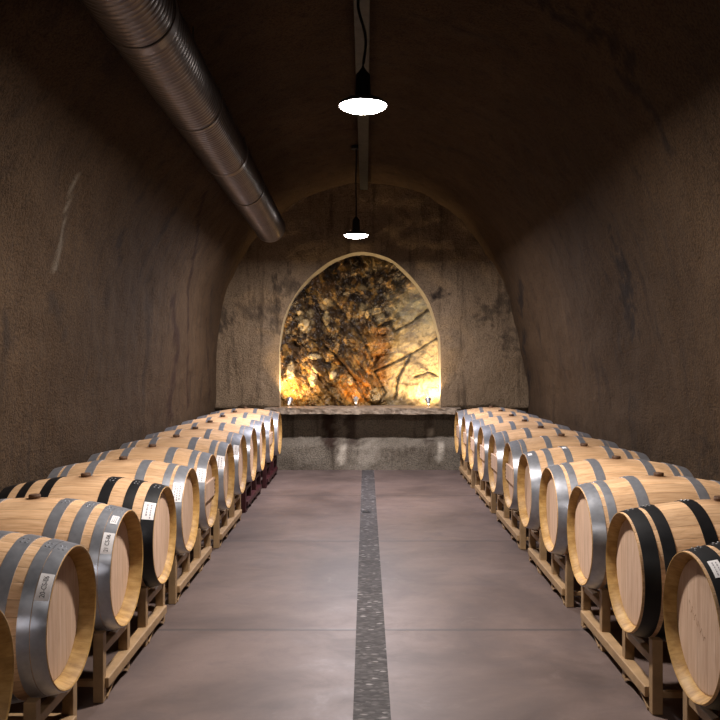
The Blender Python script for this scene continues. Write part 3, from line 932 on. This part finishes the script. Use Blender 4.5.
pendant('small-looking round pendant lamp hanging on a straight cord just before the niche arch', -.12, 9.85, 3.125, 4.19, .004, 222, (.97, .93, 1))
pendant('round pendant lamp out of view overhead at the photographer\'s end of the tunnel', -.02, .1, 3.2, 4.2, .02, 16, (1, .91, .84))  # unseen lamp added as dim fill, placed by the spacing of the others

# cable channel along the crown of the vault
bm = bmesh.new()
def crown(y): return 4.165 + 0 * y
for s, w, hgt, dz in ((0, .115, .03, 0),):
    add_box(bm, (-.03, (Y0 + 11.9) / 2, 4.125), (.115, 11.9 - Y0, .06), .006)
cc = tag(obj('cable_channel', bm, M['conduit']), 'grey metal cable channel running along the crown of the vault above the lamps', 'conduit')

# ------------------------------------------------------------------ ventilation duct
P0, P1 = Vector((-1.03, -1.2, 3.38)), Vector((-1.235, 10.5, 3.325))
dl = (P1 - P0).length
droot = thing('ventilation_duct', 'long round spiral metal ventilation duct hanging below the vault along one side', 'duct', P0)
droot.rotation_euler = (P1 - P0).to_track_quat('Y', 'Z').to_euler()
DR = .188
bm = bmesh.new()
prof = []
y = 0.0
while y < dl - .02:
    prof += [(y, DR), (y + .036, DR), (y + .039, DR + .0035), (y + .043, DR + .0035)]
    y += .046
prof += [(dl, DR), (dl, DR - .008), (dl - .4, DR - .008), (0, DR - .008)]
lathe(bm, prof, 56, 'Y', True); fixn(bm)
obj('duct_body', bm, M['duct'], droot, True, 50)
for yy in (2.6, 5.2, 7.9, dl - .06):
    bm = bmesh.new(); lathe(bm, [(yy - .04, DR + .0045), (yy - .035, DR + .009), (yy + .035, DR + .009), (yy + .04, DR + .0045)], 56, 'Y', True); fixn(bm)
    obj('coupling_band', bm, M['duct'], droot, True, 40)
inv = droot.matrix_basis.inverted()
for yy in (3.9, 6.6, 9.2):
    bm = bmesh.new(); lathe(bm, [(yy - .015, DR + .004), (yy - .015, DR + .0075), (yy + .015, DR + .0075), (yy + .015, DR + .004)], 56, 'Y', True); fixn(bm)
    hb = obj('hanger_band', bm, M['duct'], droot, True, 40)
    bm = bmesh.new(); tube(bm, [(0, yy, DR + .006), (0, yy, DR + .34)], .005, 8)
    obj('hanger_rod', bm, M['conduit'], droot)

# ------------------------------------------------------------------ small spotlights on the ledge
def spotlight(label, x, y, z, aim, energy, size=68, scale=1.0, col=(1, .72, .38)):
    root = thing('spotlight', label, 'spotlight', (x, y, z), 0, 'spotlights on the stone ledge')
    bm = bmesh.new(); R = lathe(bm, [(0, .03), (.008, .03), (.012, .02)], 20, 'Z', False); cap(bm, R[0]); cap(bm, R[-1]); fixn(bm)
    obj('base', bm, M['spot'], root, True, 40)
    bm = bmesh.new(); tube(bm, [(0, 0, .01), (0, 0, .05)], .006, 8); obj('stem', bm, M['spot'], root, True)
    a = Vector(aim).normalized()
    q = a.to_track_quat('Z', 'Y')
    bm = bmesh.new()
    lathe(bm, [(-.05, .014), (-.045, .024), (.03, .036), (.055, .048), (.055, .043), (.03, .031), (.022, .028), (-.04, .010)], 24, 'Z', True); fixn(bm)
    hd = obj('lamp_head', bm, M['spot'], root, True, 40); hd.location = (0, 0, .085); hd.rotation_mode = 'QUATERNION'; hd.rotation_quaternion = q
    bm = bmesh.new(); R = lathe(bm, [(.0, .026), (.026, .0285)], 20, 'Z', False); cap(bm, R[0]); cap(bm, R[-1]); fixn(bm)
    obj('lens', bm, M['bulb'], hd)
    L = bpy.data.lights.new('bulb', 'SPOT'); L.energy = energy; L.color = col; L.spot_size = rd(size); L.spot_blend = .6; L.shadow_soft_size = .02
    lo = bpy.data.objects.new('bulb', L); COL.objects.link(lo); lo.parent = root
    lo.location = Vector((0, 0, .085)) + a * .06; lo.rotation_mode = 'QUATERNION'; lo.rotation_quaternion = a.to_track_quat('-Z', 'Y')
    return root
spotlight('small silver spotlight on the ledge at the duct-side corner of the niche', -1.12, 11.905, .914, (.22, .75, 1.0), 105, 125)
spotlight('small silver spotlight on the ledge against the brightest pale rock in the niche', .91, 11.905, .914, (.0, .8, .7), 115, 125)
spotlight('small amber spotlight on the ledge at the middle of the niche', -.15, 12.1, .913, (0.0, .85, .5), 20, 100, 1, (1, .45, .1))

# ------------------------------------------------------------------ world, camera
w = bpy.data.worlds.new('World'); SC.world = w; w.use_nodes = True
w.node_tree.nodes['Background'].inputs[0].default_value = (0, 0, 0, 1)
w.node_tree.nodes['Background'].inputs[1].default_value = 0
cam = bpy.data.cameras.new('Camera'); co = bpy.data.objects.new('Camera', cam); COL.objects.link(co)
co.location = (0, 0, 1.67); co.rotation_euler = (PI / 2, 0, 0)
cam.sensor_width = 36; cam.lens = 36 * 815 / 720
cam.shift_x = -6 / 720; cam.shift_y = -4 / 720
cam.clip_start = .05
SC.camera = co
vs = SC.view_settings
vs.view_transform = 'Standard'; vs.look = 'None'; vs.gamma = 1; vs.use_curve_mapping = False; vs.exposure = 0.0
